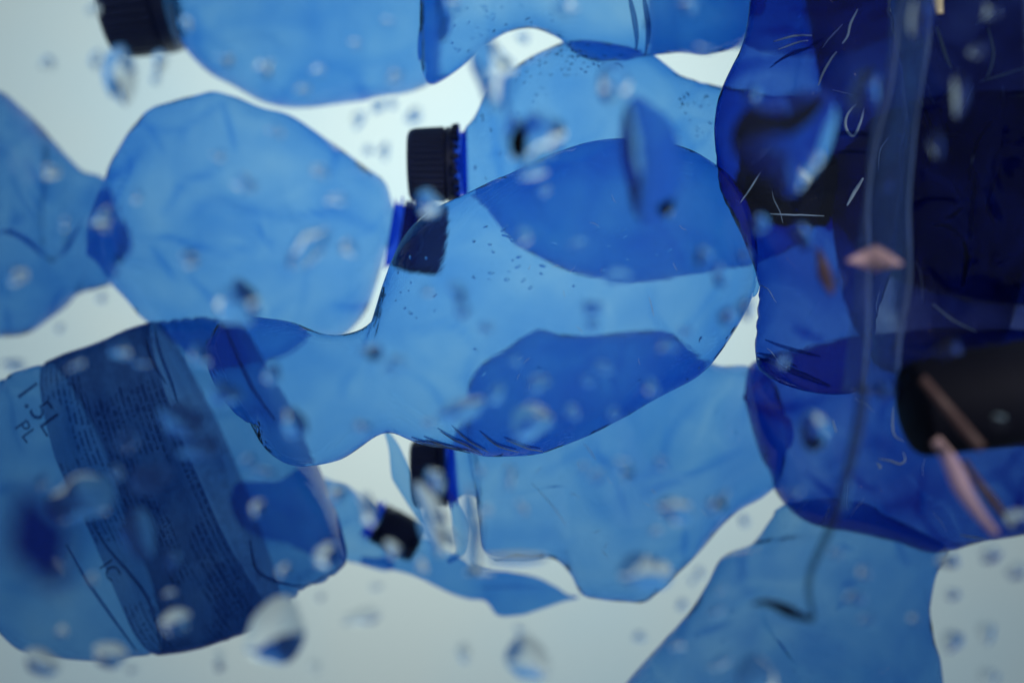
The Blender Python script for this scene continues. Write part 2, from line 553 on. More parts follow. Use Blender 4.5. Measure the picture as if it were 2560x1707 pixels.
def crease_field(V, rings, lines, seed, n_random, amp):
    r = random.Random(seed * 7 + 1)
    xs = []
    for v in V:
        k = SPAN * v.y / 2560
        xs.append((1280 + v.x / k, 853.5 - v.z / k))
    x0, x1 = min(p[0] for p in xs), max(p[0] for p in xs)
    y0, y1 = min(p[1] for p in xs), max(p[1] for p in xs)
    jobs = [(catmull(l[0], 24), l[1], l[2], 1) for l in lines]
    for _ in range(n_random):
        p = Vector((r.uniform(x0, x1), r.uniform(y0, y1)))
        a = r.uniform(0, 6.28)
        pts = [p]
        for _s in range(r.randint(2, 5)):
            a += r.uniform(-0.7, 0.7)
            p = p + Vector((math.cos(a), math.sin(a))) * r.uniform(35, 90)
            pts.append(p)
        jobs.append((catmull(pts, 20), r.uniform(6, 15), amp * r.uniform(0.3, 1.0) * r.choice((1, 1, -0.6)), r.choice((1, 1, 0))))
    out = [0.0] * len(V)
    for C, w, a, front in jobs:
        bx0, bx1 = min(c.x for c in C) - 3 * w, max(c.x for c in C) + 3 * w
        by0, by1 = min(c.y for c in C) - 3 * w, max(c.y for c in C) + 3 * w
        m = len(C)
        for q, (x, y) in enumerate(xs):
            if not (bx0 < x < bx1 and by0 < y < by1):
                continue
            if (V[q].y < rings[q // NT][0].y) != bool(front):
                continue
            best, fade = 1e9, 0
            for j in range(m - 1):
                ax, ay, bx, by = C[j].x, C[j].y, C[j + 1].x, C[j + 1].y
                dx, dy = bx - ax, by - ay
                t = max(0, min(1, ((x - ax) * dx + (y - ay) * dy) / (dx * dx + dy * dy + 1e-9)))
                d = (x - ax - t * dx) ** 2 + (y - ay - t * dy) ** 2
                if d < best:
                    best, fade = d, math.sin(math.pi * (j + t) / (m - 1)) ** 0.6
            out[q] += a * fade * math.exp(-best / (w * w))
    return out

def random_scuffs(seed, boxes, count, lmin, lmax):
    r = random.Random(seed)
    out = []
    for _ in range(count):
        x0, y0, x1, y1 = r.choice(boxes)
        p = Vector((r.uniform(x0, x1), r.uniform(y0, y1)))
        a = r.choice((1.2, 1.7, 2.2, 0.4)) + r.uniform(-0.5, 0.5)
        pts = [tuple(p)]
        for _s in range(3):
            a += r.uniform(-0.5, 0.5)
            p = p + Vector((math.cos(a), math.sin(a))) * r.uniform(lmin, lmax) / 3
            pts.append(tuple(p))
        out.append(pts + [r.uniform(0.8, 2.0)])
    return out

def bottle(label, mat, upper, lower, d0, d1=None, thick=1.5, creases=(), n_random=8, crease_amp=0.45, group='blue plastic bottles heaped before the white sheet', **kw):
    V, F, rings = shell(upper, lower, d0, d1, **kw)
    cf = crease_field(V, rings, creases, kw.get('seed', 1), n_random, crease_amp)
    for q in range(len(V)):
        if cf[q]:
            V[q] = V[q] - (V[q] - rings[q // NT][0]).normalized() * (0.0011 * cf[q])
    low = min(V, key=lambda v: v.z)
    c = sum((r[0] for r in rings), Vector()) / len(rings)
    t = thing('plastic_bottle', (c.x, c.y, low.z), label, 'bottle', group)
    body = link_mesh('body', V, F, MAT[mat], t)
    at = body.data.attributes.new('wall', 'FLOAT', 'POINT')
    o3 = Vector((len(WORLD_AT) * 0.37, 1.3, 0))
    at.data.foreach_set('value', [thick * (0.30 * noise.noise(v * 17 + o3) + 0.22 * noise.noise(v * 41 + o3) + 0.10 * noise.noise(v * 95 + o3) + 0.5 * max(0.0, 0.12 - abs(noise.noise(v * 23 + o3 * 2))) * 8 * max(0.0, noise.noise(v * 9 + o3))) + cf[q] for q, v in enumerate(V)])
    return t, body, V, F, rings

# ------------------------------------------------------------------ setting
h = 1.3
sheet_v = [(-h, BACK, -h), (h, BACK, -h), (h, BACK, h), (-h, BACK, h)]
m, nt, out = new_mat('white_sheet')
tcn = N(nt, 'ShaderNodeTexCoord')
nz = N(nt, 'ShaderNodeTexNoise'); nz.inputs['Scale'].default_value = 5; nz.inputs['Detail'].default_value = 3
nt.links.new(tcn.outputs['Object'], nz.inputs['Vector'])
mxn = N(nt, 'ShaderNodeMix', data_type='RGBA')
mxn.inputs[6].default_value = (0.61, 0.82, 0.86, 1); mxn.inputs[7].default_value = (0.70, 0.85, 0.82, 1)
rmp = N(nt, 'ShaderNodeMapRange'); rmp.inputs[1].default_value = 0.36; rmp.inputs[2].default_value = 0.64
nt.links.new(nz.outputs['Fac'], rmp.inputs[0])
nt.links.new(rmp.outputs[0], mxn.inputs['Factor'])
ts = N(nt, 'ShaderNodeBsdfTranslucent'); nt.links.new(mxn.outputs[2], ts.inputs[0])
nt.links.new(ts.outputs[0], out.inputs['Surface'])
backdrop = link_mesh('backdrop', sheet_v, [(0, 1, 2, 3)], m, origin=(0, BACK, 0))
tag(backdrop, 'white backlit sheet behind the heap of blue bottles', 'backdrop', kind='structure')

# ------------------------------------------------------------------ bottles
B = {}
# 1 top left, cap to the left
t, body, V, F, R = bottle('pale blue bottle along the top edge, dark cap pointing left', 'light',
    [(440, -20), (452, -120), (520, -210), (640, -280), (800, -320), (950, -320), (1060, -290), (1100, -200)],
    [(440, 10), (448, 60), (462, 118), (520, 180), (575, 210), (650, 250), (720, 266), (800, 262), (880, 252), (960, 238), (1040, 222), (1085, 190), (1105, 100)],
    0.60, n_random=15, crease_amp=0.56, seed=3, dents=7)
add_cap(t, 432, -10, 0.60, (-0.97, 0.12), 140, 165, 'cap', neck=0)
# 2 top centre, dented belly
t, body, V, F, R = bottle('blue bottle with a hollow dent underneath, lying across the top centre', 'light',
    [(1052, 60), (1060, -120), (1130, -330), (1300, -380), (1500, -360), (1700, -340), (1850, -250), (1900, -60)],
    [(1052, 150), (1060, 195), (1078, 210), (1110, 195), (1150, 165), (1190, 135), (1215, 112), (1250, 86), (1290, 72), (1330, 68), (1370, 79), (1405, 98), (1440, 130), (1490, 150), (1560, 150), (1600, 140), (1640, 134), (1700, 127), (1770, 130), (1850, 110), (1900, 40)],
    0.505, n_random=15, crease_amp=0.64, seed=5, dents=6)
tr2 = tree_of(V, F)
strokes('rim_line', t, tr2, [[(1572, -20), (1585, 40), (1590, 90), (1588, 120)], [(1608, -20), (1618, 40), (1620, 80), (1612, 128)]], 14, 'rim', 0.001)
beads(t, tr2, [(1120, 5, 1240, 130), (1200, 10, 1420, 65)], 42, 2.2, 4.2, 21)
# dark darker bottle behind it to the right
t, body, V, F, R = bottle('grey blue bottle behind the rim lines at the top edge', 'mid',
    [(1618, 40), (1640, -100), (1720, -250), (1900, -300), (2100, -300), (2200, -250)],
    [(1618, 70), (1635, 128), (1690, 124), (1760, 126), (1850, 120), (1950, 130), (2100, 140), (2200, 100)],
    0.60, n_random=15, crease_amp=0.64, seed=8, dents=5)
# 3 upper centre with navy cap
t3, body, V, F, R = bottle('domed blue bottle with a navy cap at its left end, upper centre', 'light',
    [(1150, 385), (1160, 330), (1185, 295), (1205, 255), (1232, 218), (1262, 188), (1300, 160), (1345, 134), (1400, 113), (1440, 107), (1510, 111), (1575, 123), (1620, 137), (1660, 166), (1695, 191), (1745, 207), (1800, 221), (1900, 238), (2010, 250)],
    [(1150, 430), (1160, 480), (1185, 507), (1215, 528), (1242, 560), (1272, 597), (1308, 624), (1366, 653), (1442, 684), (1500, 694), (1576, 705), (1653, 700), (1730, 684), (1850, 660), (1950, 640), (2010, 600)],
    0.53, n_random=15, crease_amp=0.56, seed=11, dents=5, dent_depth=0.004)
add_cap(t3, 1138, 411, 0.53, (-1, 0.02), 94, 116, 'cap', neck=26, band_teeth=True)
tr3 = tree_of(V, F)
beads(t3, tr3, [(1250, 150, 1420, 260), (1300, 120, 1560, 180), (1180, 260, 1300, 480), (1690, 230, 1790, 340), (1400, 110, 1480, 200)], 150, 2.0, 4.5, 22)
# 5 left, crumpled
t5, body, V, F, R = bottle('large crumpled pale blue bottle, left of centre', 'soft',
    [(218, 628), (226, 560), (262, 470), (298, 392), (330, 342), (385, 278), (450, 254), (510, 240), (545, 234), (600, 252), (660, 274), (720, 290), (790, 330), (855, 375), (915, 420), (962, 455), (984, 520)],
    [(222, 640), (255, 670), (290, 718), (332, 765), (372, 806), (430, 855), (500, 902), (580, 924), (650, 916), (715, 893), (765, 862), (803, 844), (850, 840), (884, 812), (918, 765), (944, 690), (966, 620)],
    0.565, creases=[([(400, 545), (432, 500), (452, 462), (500, 440), (560, 415)], 10, 0.7), ([(548, 240), (562, 275), (575, 320), (590, 385)], 10, 0.7), ([(375, 610), (410, 660), (440, 705)], 10, 0.7), ([(640, 560), (665, 600), (690, 620)], 10, 0.7), ([(470, 690), (510, 730), (545, 765)], 10, 0.7)], n_random=39, crease_amp=0.88, seed=17, dents=14, dent_depth=0.005, rough=0.0009)
add_cap(t5, 1000, 590, 0.545, (0.98, 0.16), 92, 122, 'cap_clear', lean=0.1, neck=22)
tr5 = tree_of(V, F)
# 6 far left
t, body, V, F, R = bottle('blue bottle cut off by the left edge, beside the crumpled one', 'mid',
    [(-330, 330), (-200, 230), (-80, 215), (0, 230), (25, 245), (62, 278), (112, 330), (160, 384), (205, 425), (250, 440), (290, 475), (310, 540)],
    [(-330, 700), (-200, 800), (-80, 835), (0, 842), (60, 836), (100, 812), (148, 774), (176, 744), (205, 730), (245, 722), (285, 700), (310, 650)],
    0.625, creases=[([(25, 400), (35, 480), (40, 550)], 10, 0.7), ([(10, 760), (18, 800), (14, 850)], 10, 0.7), ([(60, 380), (90, 440), (130, 500)], 10, 0.7)], n_random=33, crease_amp=0.96, seed=23, dents=18, dent_depth=0.009, rough=0.0009)
tr = tree_of(V, F)
# 8 lower centre behind the main one
t8, body, V, F, R = bottle('blue bottle with a navy cap at its left end, under the middle bottle', 'light',
    [(1118, 1170), (1125, 1110), (1150, 1050), (1168, 1000), (1175, 955), (1205, 908), (1262, 874), (1338, 828), (1400, 836), (1500, 832), (1600, 820), (1668, 825), (1702, 850), (1760, 894), (1800, 912), (1870, 914), (1930, 950), (1962, 1040)],
    [(1118, 1210), (1126, 1258), (1165, 1238), (1203, 1262), (1203, 1320), (1205, 1370), (1240, 1392), (1310, 1394), (1385, 1394), (1425, 1430), (1452, 1480), (1500, 1494), (1560, 1499), (1608, 1500), (1640, 1478), (1700, 1421), (1750, 1370), (1800, 1313), (1850, 1272), (1905, 1240), (1945, 1200), (1962, 1130)],
    0.54, creases=[([(1590, 1235), (1650, 1215), (1740, 1180), (1860, 1120)], 10, 0.7), ([(1470, 1125), (1530, 1160), (1600, 1200)], 10, 0.7), ([(1715, 1320), (1712, 1380), (1716, 1400)], 10, 0.7)], n_random=18, crease_amp=0.64, seed=29, dents=9, dent_depth=0.005)
add_cap(t8, 1116, 1180, 0.54, (-1, 0.06), 86, 86, 'cap', neck=20)
tr8 = tree_of(V, F)
beads(t8, tr8, [(1500, 1100, 1800, 1250), (1780, 930, 1900, 1080)], 22, 2.2, 4.0, 24)
strokes('scuffs', t8, tr8, [[(1330, 1210), (1370, 1250), (1415, 1310)], [(1460, 1110), (1475, 1125), (1490, 1150)]] + random_scuffs(6, [(1250, 1120, 1800, 1400)], 14, 8, 30), 2.4, 'scratch_soft')
# 9 low, between, cap to the right
t9, body, V, F, R = bottle('short bright blue bottle low in the heap, its cap pointing right', 'light',
    [(575, 1240), (590, 1205), (640, 1200), (700, 1200), (745, 1165), (780, 1180), (830, 1200), (870, 1215), (905, 1245), (930, 1268)],
    [(578, 1260), (592, 1300), (640, 1330), (710, 1350), (780, 1380), (850, 1400), (905, 1410), (960, 1425), (985, 1415), (975, 1370)],
    0.60, seed=31, dents=7, dent_depth=0.004)
add_cap(t9, 945, 1305, 0.60, (0.86, 0.46), 52, 118, 'cap', neck=20)
# loose crushed piece below
t, body, V, F, R = bottle('flattened scrap of blue bottle hanging lowest at the centre', 'light',
    [(905, 1390), (960, 1390), (1060, 1345), (1130, 1380), (1200, 1418), (1280, 1430), (1350, 1445), (1420, 1485), (1445, 1492)],
    [(905, 1408), (985, 1425), (1050, 1445), (1110, 1475), (1170, 1498), (1215, 1503), (1245, 1538), (1300, 1536), (1360, 1520), (1410, 1503), (1445, 1496)],
    0.59, seed=37, dents=5, dent_depth=0.003, ratio=0.5)
t['category'] = 'bottle piece'; t.name = 'crushed_bottle_piece'; del t['group']
# 7 label bottle
def ribs7(t):
    s = 1.0
    for c in (0.845, 0.875, 0.905, 0.955):
        s -= 0.02 * math.exp(-((t - c) / 0.006) ** 2)
    for c in (0.40, 0.50):
        s -= 0.018 * math.exp(-((t - c) / 0.008) ** 2)
    return s
t7, body7, V, F, R = bottle('big blue bottle with a printed wrap label and 1.5L mark, lower corner', 'steel',
    [(-300, 1150), (-100, 1010), (10, 945), (40, 927), (110, 908), (170, 886), (250, 858), (320, 826), (380, 805), (450, 794), (520, 790), (570, 800)],
    [(-100, 1500), (0, 1560), (40, 1600), (75, 1628), (150, 1642), (250, 1650), (350, 1638), (480, 1622), (580, 1592), (660, 1562), (720, 1515), (765, 1470), (820, 1452), (862, 1412)],
    0.525, n_random=21, crease_amp=0.64, seed=41, dents=6, dent_depth=0.004, ribs=ribs7, ratio=0.55)
tr7 = tree_of(V, F)
# wrap label
n0, n1 = int(0.505 * NS) + 5, int(0.80 * NS) + 5
LV, LF, UV = [], [], []
for i in range(n0, n1 + 1):
    c = R[i][0]
    for k in range(NT + 1):
        v = V[i * NT + k % NT]
        LV.append(v + (v - c).normalized() * 0.0005)
        UV.append((k / NT, (i - n0) / (n1 - n0)))
for i in range(n1 - n0):
    for k in range(NT):
        LF.append((i * (NT + 1) + k, i * (NT + 1) + k + 1, (i + 1) * (NT + 1) + k + 1, (i + 1) * (NT + 1) + k))
lab = link_mesh('label', LV, LF, MAT['label'], t7, uvs=UV)
lab['label'] = 'dark blue wrap label covered in rows of small print'
strokes('label_edge', t7, tr7, [[(165, 1360), (214, 1444), (280, 1540), (344, 1627)], [(230, 1306), (268, 1367), (325, 1432), (367, 1490), (394, 1566), (400, 1620)], [(385, 812), (400, 880), (430, 960), (445, 1010)], [(362, 840), (380, 900), (415, 960)], [(556, 800), (600, 900), (640, 980), (690, 1050)], [(625, 1350), (640, 1420), (680, 1448), (740, 1462), (800, 1458), (855, 1432), (862, 1395)]], 9, 'rim')

def lettering(parent, tree, text, cx, cy, size, ang, mat):
    cu = bpy.data.curves.new('lettering', 'FONT')
    cu.body = text; cu.size = size; cu.align_x = 'CENTER'; cu.align_y = 'CENTER'; cu.resolution_u = 3
    ob = bpy.data.objects.new('lettering', cu)
    COL.objects.link(ob)
    dg = bpy.context.evaluated_depsgraph_get()
    me = bpy.data.meshes.new_from_object(ob.evaluated_get(dg))
    bpy.data.objects.remove(ob)
    ca, sa = math.cos(ang), math.sin(ang)
    V, keep = [], []
    for v in me.vertices:
        x, y = cx + v.co.x * ca + v.co.y * sa, cy + v.co.x * sa - v.co.y * ca
        loc, nv = on_front(tree, x, y)
        if loc is None:
            loc, nv = P(x, y, 0.5), Vector((0, -1, 0))
        V.append(loc + nv * 0.0008)
    F = [tuple(p.vertices) for p in me.polygons]
    return link_mesh('lettering', V, F, MAT[mat], parent, smooth=False)
lettering(t7, tr7, '1.5L', 98, 1022, 84, math.radians(54), 'ink')
lettering(t7, tr7, 'PL', 66, 1080, 52, math.radians(54), 'ink')
lettering(t7, tr7, 'IC', 276, 1425, 54, math.radians(54), 'ink')

# 4 the main one, in focus
t4, body4, V, F, R = bottle('dented blue bottle lying across the centre of the picture', 'light',
    [(530, 840), (545, 800), (590, 790), (670, 795), (727, 801), (765, 818), (803, 837), (870, 837), (912, 818), (940, 792), (950, 752), (962, 705), (982, 648), (1010, 592), (1050, 548), (1100, 517), (1150, 492), (1210, 464), (1280, 435), (1340, 405), (1400, 380), (1470, 358), (1540, 348), (1620, 352), (1700, 369), (1770, 401), (1830, 452), (1870, 522), (1890, 600), (1893, 690)],
    [(640, 1060), (665, 1120), (700, 1152), (730, 1163), (765, 1165), (810, 1160), (860, 1145), (910, 1110), (950, 1082), (985, 1080), (1030, 1102), (1075, 1114), (1150, 1124), (1200, 1138), (1255, 1143), (1330, 1138), (1400, 1116), (1500, 1074), (1600, 1020), (1680, 975), (1750, 935), (1800, 878), (1850, 802), (1880, 745)],
    0.462, n_random=24, crease_amp=0.56, seed=45, dents=0, dent_depth=0.004, ratio=0.85, rmax=0.034, anchors=[(8, 5), (16, 12), (22, 17)])
tr4 = tree_of(V, F)
beads(t4, tr4, [(1250, 560, 1700, 720), (980, 640, 1100, 820), (1180, 830, 1760, 1000), (1180, 560, 1300, 700)], 80, 2.0, 4.2, 25)
strokes('scuffs', t4, tr4, [[(1622, 742), (1628, 765), (1634, 790)]] + random_scuffs(5, [(1300, 480, 1700, 1000)], 16, 8, 30), 2.2, 'scratch_soft')
wr = [[(1010, 1108), (1060, 1100), (1110, 1108), (1170, 1122)], [(1030, 1090), (1070, 1104), (1100, 1108)], [(1060, 1088), (1100, 1104), (1135, 1112)], [(1095, 1068), (1130, 1090), (1165, 1105), (1200, 1125)], [(1130, 1062), (1170, 1095), (1215, 1120)], [(1200, 1075), (1240, 1105), (1290, 1120)], [(1260, 1090), (1310, 1110), (1350, 1118)]]
strokes('crease', t4, tr4, wr, 7, 'rim')
strokes('fold_highlight', t4, tr4, [[(x + 6, y + 8) for x, y in w] for w in wr], 4, 'scratch')  # pale strokes painted as highlights beside the creases

# ---- right-hand heap
# 14a lying behind, cap to the left
tA, body, V, F, R = bottle('navy bottle seen through the upright one, its black cap pointing left', 'navy',
    [(2075, 450), (2085, 400), (2120, 360), (2180, 300), (2300, 250), (2500, 230), (2800, 240)],
    [(2075, 500), (2085, 550), (2120, 590), (2180, 660), (2300, 720), (2500, 760), (2800, 760)],
    0.535, n_random=24, crease_amp=1.12, seed=47, dents=10)
add_cap(tA, 2070, 478, 0.535, (-0.99, -0.10), 96, 215, 'black', neck=26)
# 14b, 14c dark bottles deep in the corner
tB, body, V, F, R = bottle('dark navy bottle filling the top corner beyond the upright bottle', 'night',
    [(1985, -380), (2000, -100), (2030, 100), (2060, 300), (2080, 560), (2120, 780), (2180, 900)],
    [(2520, -380), (2540, -100), (2560, 150), (2570, 400), (2560, 650), (2520, 820), (2440, 930)],
    0.535, n_random=45, crease_amp=1.44, seed=53, dents=14, ratio=0.5, rough=0.0012)
trB = tree_of(V, F)
strokes('scuffs', tB, trB, [[(2342, 68), (2352, 100), (2362, 135), (2378, 172), 9], [(2470, 70), (2482, 130), (2476, 170), (2466, 195), 7], [(2405, 518), (2390, 532), (2365, 545), 7], [(2330, 562), (2370, 566), (2400, 590), 5], [(2408, 600), (2416, 640), (2412, 680), (2405, 715), 12], [(2440, 60), (2475, 40), (2510, 25), 6], [(2450, 205), (2500, 190), (2560, 170), 4], [(2480, 300), (2440, 360), (2420, 450), 4], [(2440, 430), (2430, 520), (2425, 600), 5], [(2300, 250), (2330, 330), (2320, 420), 5], [(2500, 420), (2470, 500), (2480, 560), 4], [(2330, 760), (2380, 800), (2440, 830), 5]] + random_scuffs(11, [(2260, 20, 2560, 800)], 10, 40, 150), 6, 'scratch')
bottle('almost black bottle standing behind the others at the edge', 'night',
    [(2270, -380), (2260, -100), (2240, 200), (2230, 500), (2250, 800), (2280, 1000), (2330, 1080)],
    [(2800, -380), (2820, -100), (2830, 200), (2830, 500), (2820, 800), (2800, 1000), (2760, 1080)],
    0.66, n_random=30, crease_amp=1.28, seed=59, dents=12)
# 11 below
t11, body, V, F, R = bottle('deep blue bottle under the upright one, lying toward the edge', 'royal',
    [(1862, 985), (1868, 940), (1885, 905), (1960, 880), (2080, 850), (2250, 830), (2450, 820), (2700, 830)],
    [(1863, 1005), (1876, 1050), (1905, 1143), (1928, 1183), (1948, 1240), (2010, 1300), (2130, 1330), (2230, 1352), (2330, 1378), (2420, 1356), (2560, 1332), (2700, 1300)],
    0.535, creases=[([(1875, 1010), (1930, 1035), (1985, 1060)], 10, 0.7), ([(2310, 1165), (2300, 1230), (2290, 1300)], 10, 0.7), ([(2130, 1190), (2170, 1220), (2200, 1222)], 10, 0.7)], n_random=27, crease_amp=0.96, seed=61, dents=10)
tr11 = tree_of(V, F)
strokes('scuffs', t11, tr11, [[(2235, 1018), (2232, 1060), (2238, 1090), (2260, 1103)], [(2196, 1147), (2225, 1152), (2250, 1160), (2263, 1150), (2258, 1130)], [(2192, 1158), (2202, 1168), (2196, 1172)], [(2400, 1335), (2430, 1340), (2460, 1345)], [(2080, 1050), (2085, 1070), (2090, 1080)]] + random_scuffs(13, [(1900, 950, 2500, 1300)], 10, 25, 90), 5, 'scratch')
# 12 bottom
t12, body, V, F, R = bottle('blue bottle standing at the bottom edge beside the grey gap', 'mid',
    [(1935, 1290), (1880, 1362), (1815, 1390), (1790, 1415), (1762, 1468), (1722, 1530), (1660, 1604), (1565, 1715), (1480, 1850), (1440, 1990)],
    [(2200, 1280), (2330, 1340), (2368, 1375), (2342, 1420), (2327, 1470), (2321, 1525), (2330, 1585), (2346, 1645), (2352, 1720), (2350, 1850), (2340, 1990)],
    0.53, creases=[([(1735, 1590), (1780, 1570), (1830, 1552)], 10, 0.7), ([(2095, 1355), (2110, 1368), (2130, 1374)], 10, 0.7), ([(2105, 1460), (2125, 1457), (2140, 1466)], 10, 0.7), ([(2100, 1495), (2110, 1510), (2120, 1516)], 10, 0.7), ([(2240, 1330), (2255, 1380), (2275, 1415)], 10, 0.7)], n_random=21, crease_amp=0.80, seed=67, dents=10, ratio=0.62)
tr12 = tree_of(V, F)
beads(t12, tr12, [(1700, 1480, 2250, 1680)], 24, 2.2, 4.5, 26)
# 10 upright, near
def ribs10(t):
    s = 1.0
    for c in (0.86, 0.885, 0.915, 0.945):
        s -= 0.03 * math.exp(-((t - c) / 0.007) ** 2)
    for c in (0.60, 0.625, 0.65, 0.675, 0.70):
        s -= 0.012 * math.exp(-((t - c) / 0.005) ** 2)
    return s
t10, body, V, F, R = bottle('tall deep blue bottle standing upright near the edge', 'royal',
    [(1960, -380), (1915, -260), (1890, -120), (1876, 0), (1867, 70), (1848, 126), (1828, 166), (1803, 222), (1790, 268), (1786, 344), (1790, 421), (1802, 485), (1835, 555), (1868, 625), (1893, 690), (1898, 730), (1892, 800), (1888, 860), (1890, 905)],
    [(2080, -380), (2150, -260), (2200, -120), (2225, 0), (2235, 70), (2245, 130), (2255, 180), (2260, 240), (2265, 300), (2262, 380), (2258, 450), (2250, 520), (2240, 600), (2225, 680), (2205, 740), (2190, 800), (2180, 870), (2160, 960)],
    0.452, n_random=39, crease_amp=1.12, seed=71, dents=9, ribs=ribs10, ratio=0.7, rmax=0.03)
tr10 = tree_of(V, F)
strokes('scuffs', t10, tr10, [[(2143, 25), (2125, 60), (2118, 90), (2105, 110)], [(2092, 130), (2080, 145), (2060, 180), (2045, 215)], [(2035, 230), (2025, 245), (2018, 258), 7], [(2155, 260), (2140, 262), (2120, 285), (2114, 310), (2122, 332), (2135, 338), (2150, 310), (2160, 270), (2152, 258), 7], [(2158, 445), (2140, 475), (2118, 515), 10], [(1905, 425), (1880, 465), (1850, 510), 4], [(1925, 535), (1985, 538), (2060, 541), 4], [(1935, 105), (1990, 90), (2030, 88), 5], [(1945, 125), (1985, 110), (2020, 102), 4]] + random_scuffs(12, [(1820, 30, 2230, 880)], 10, 30, 120), 6, 'scratch')
strokes('crease', t10, tr10, [[(1925, 170), (1960, 145), (2010, 125), (2060, 95)], [(1935, 160), (1985, 130), (2030, 120)], [(2080, 338), (2120, 332), (2180, 334), 12], [(2090, 380), (2140, 378), (2190, 382)], [(1870, 893), (1930, 905), (2000, 935), (2075, 965), 16], [(1915, 850), (1970, 870), (2050, 890), 9], [(1880, 880), (1930, 890), (1990, 915), 9]], 7, 'rim')

# ------------------------------------------------------------------ loose scraps, and pieces standing in for pink reflections
def strip(name, label, cat, pts, widths, d, mat, thick=0.0006, tilt=0.0, group=None):
    """bent ribbon with real thickness"""
    C = catmull(pts, 28)
    m = len(C)
    W = catmull([(i, w) for i, w in enumerate(widths)], m)
    k = SPAN * d / 2560
    V, F = [], []
    for i, c in enumerate(C):
        a, b = C[max(0, i - 1)], C[min(m - 1, i + 1)]
        tg = (b - a).normalized()
        nrm = Vector((-tg.y, tg.x))
        t = i / (m - 1)
        dd = d + tilt * (t - 0.5) + 0.002 * math.sin(t * 5)
        w = W[i].y / 2
        for j in range(7):
            s = j / 3 - 1
            bow = (1 - s * s) * w * k * 0.5
            p = c + nrm * (s * w)
            for z in (0, 1):
                V.append(P(p.x, p.y, dd) + Vector((0, -bow + z * thick, 0)))
    for i in range(m - 1):
        for j in range(6):
            a, b = i * 14 + j * 2, (i + 1) * 14 + j * 2
            F += [(a, a + 2, b + 2, b), (a + 1, b + 1, b + 3, a + 3)]
        for j, fl in ((0, 0), (6, 1)):
            a, b = i * 14 + j * 2, (i + 1) * 14 + j * 2
            F.append((a, b, b + 1, a + 1) if not fl else (a, a + 1, b + 1, b))
    for i, fl in ((0, 0), (m - 1, 1)):
        for j in range(6):
            a = i * 14 + j * 2
            F.append((a, a + 1, a + 3, a + 2) if not fl else (a, a + 2, a + 3, a + 1))
    o = link_mesh(name, V, F, MAT[mat], origin=P(*pts[-1], d))
    tag(o, label, cat, group)
    return o

strip('film_curl', 'blue crescent of film curling down past the lower navy cap', 'film', [(965, 1078), (985, 1120), (1002, 1180), (1025, 1240), (1052, 1305)], [10, 44, 52, 38, 6], 0.40, 'curl', thick=0.001)
strip('film_curl', 'narrow upright curl of blue film between the two white glints', 'film', [(1118, 1225), (1138, 1270), (1152, 1330), (1150, 1380), (1120, 1405)], [12, 30, 36, 34, 10], 0.40, 'curl', thick=0.001)
strip('film_curl', 'dark rolled edge of film lying over the lower white glint', 'film', [(1235, 1402), (1280, 1394), (1325, 1394), (1362, 1386)], [8, 22, 22, 6], 0.40, 'dark', thick=0.001)
# black lid at the edge
lid = thing('screw_lid', P(2420, 1150, 0.36), 'large black screw lid cut off by the picture edge', 'lid')
k = SPAN * 0.36 / 2560
V, F = lathe(P(2275, 1025, 0.36), Vector((0.985, 0.1, 0.15)), [(0.0, 0.3 * 118 * k), (0.0, 96 * k), (6 * k, 110 * k), (22 * k, 120 * k), (200 * k, 128 * k), (420 * k, 132 * k), (424 * k, 60 * k)], 108, lambda j: 0.006 if j in (3, 4, 5) else 0)
link_mesh('shell', V, F, MAT['black'], lid)
V, F = lathe(P(2275, 1025, 0.36) - Vector((0.985, 0.1, 0.15)).normalized() * 3 * k, Vector((0.985, 0.1, 0.15)), [(0, 60 * k), (2 * k, 66 * k), (6 * k, 66 * k)], 48)
link_mesh('top_disc', V, F, MAT['black'], lid)

strip('plastic_strip', 'brownish strip lying slantwise across the black lid', 'strip', [(2305, 945), (2360, 1010), (2410, 1070), (2455, 1120)], [22, 26, 30, 26], 0.335, 'brown')
strip('plastic_strip', 'wide pale pink strip hanging below the black lid', 'strip', [(2338, 1098), (2375, 1150), (2410, 1225), (2450, 1285), (2492, 1335)], [26, 44, 46, 40, 18], 0.335, 'pink')  # solid ribbon in place of a soft pink reflection
strip('plastic_strip', 'thin dull pink strip beside the wider pink one', 'strip', [(2410, 1150), (2450, 1210), (2500, 1275), (2535, 1320)], [12, 22, 24, 14], 0.34, 'brown')  # second ribbon in place of the same pink reflection
strip('plastic_scrap', 'small bright pink scrap in front of the upright bottle', 'scrap', [(2118, 652), (2135, 650), (2160, 648), (2185, 647), (2212, 650), (2240, 656), (2256, 660)], [4, 34, 60, 66, 52, 30, 4], 0.338, 'pink')  # solid piece in place of a bright pink glint
strip('plastic_scrap', 'faint rosy sliver just before the upright bottle base', 'scrap', [(2045, 622), (2056, 660), (2066, 700), (2080, 735)], [10, 30, 34, 12], 0.34, 'brown')
strip('plastic_scrap', 'cream sliver at the top edge by the dark corner', 'scrap', [(2348, -30), (2346, 0), (2350, 35)], [26, 28, 16], 0.40, 'cream')

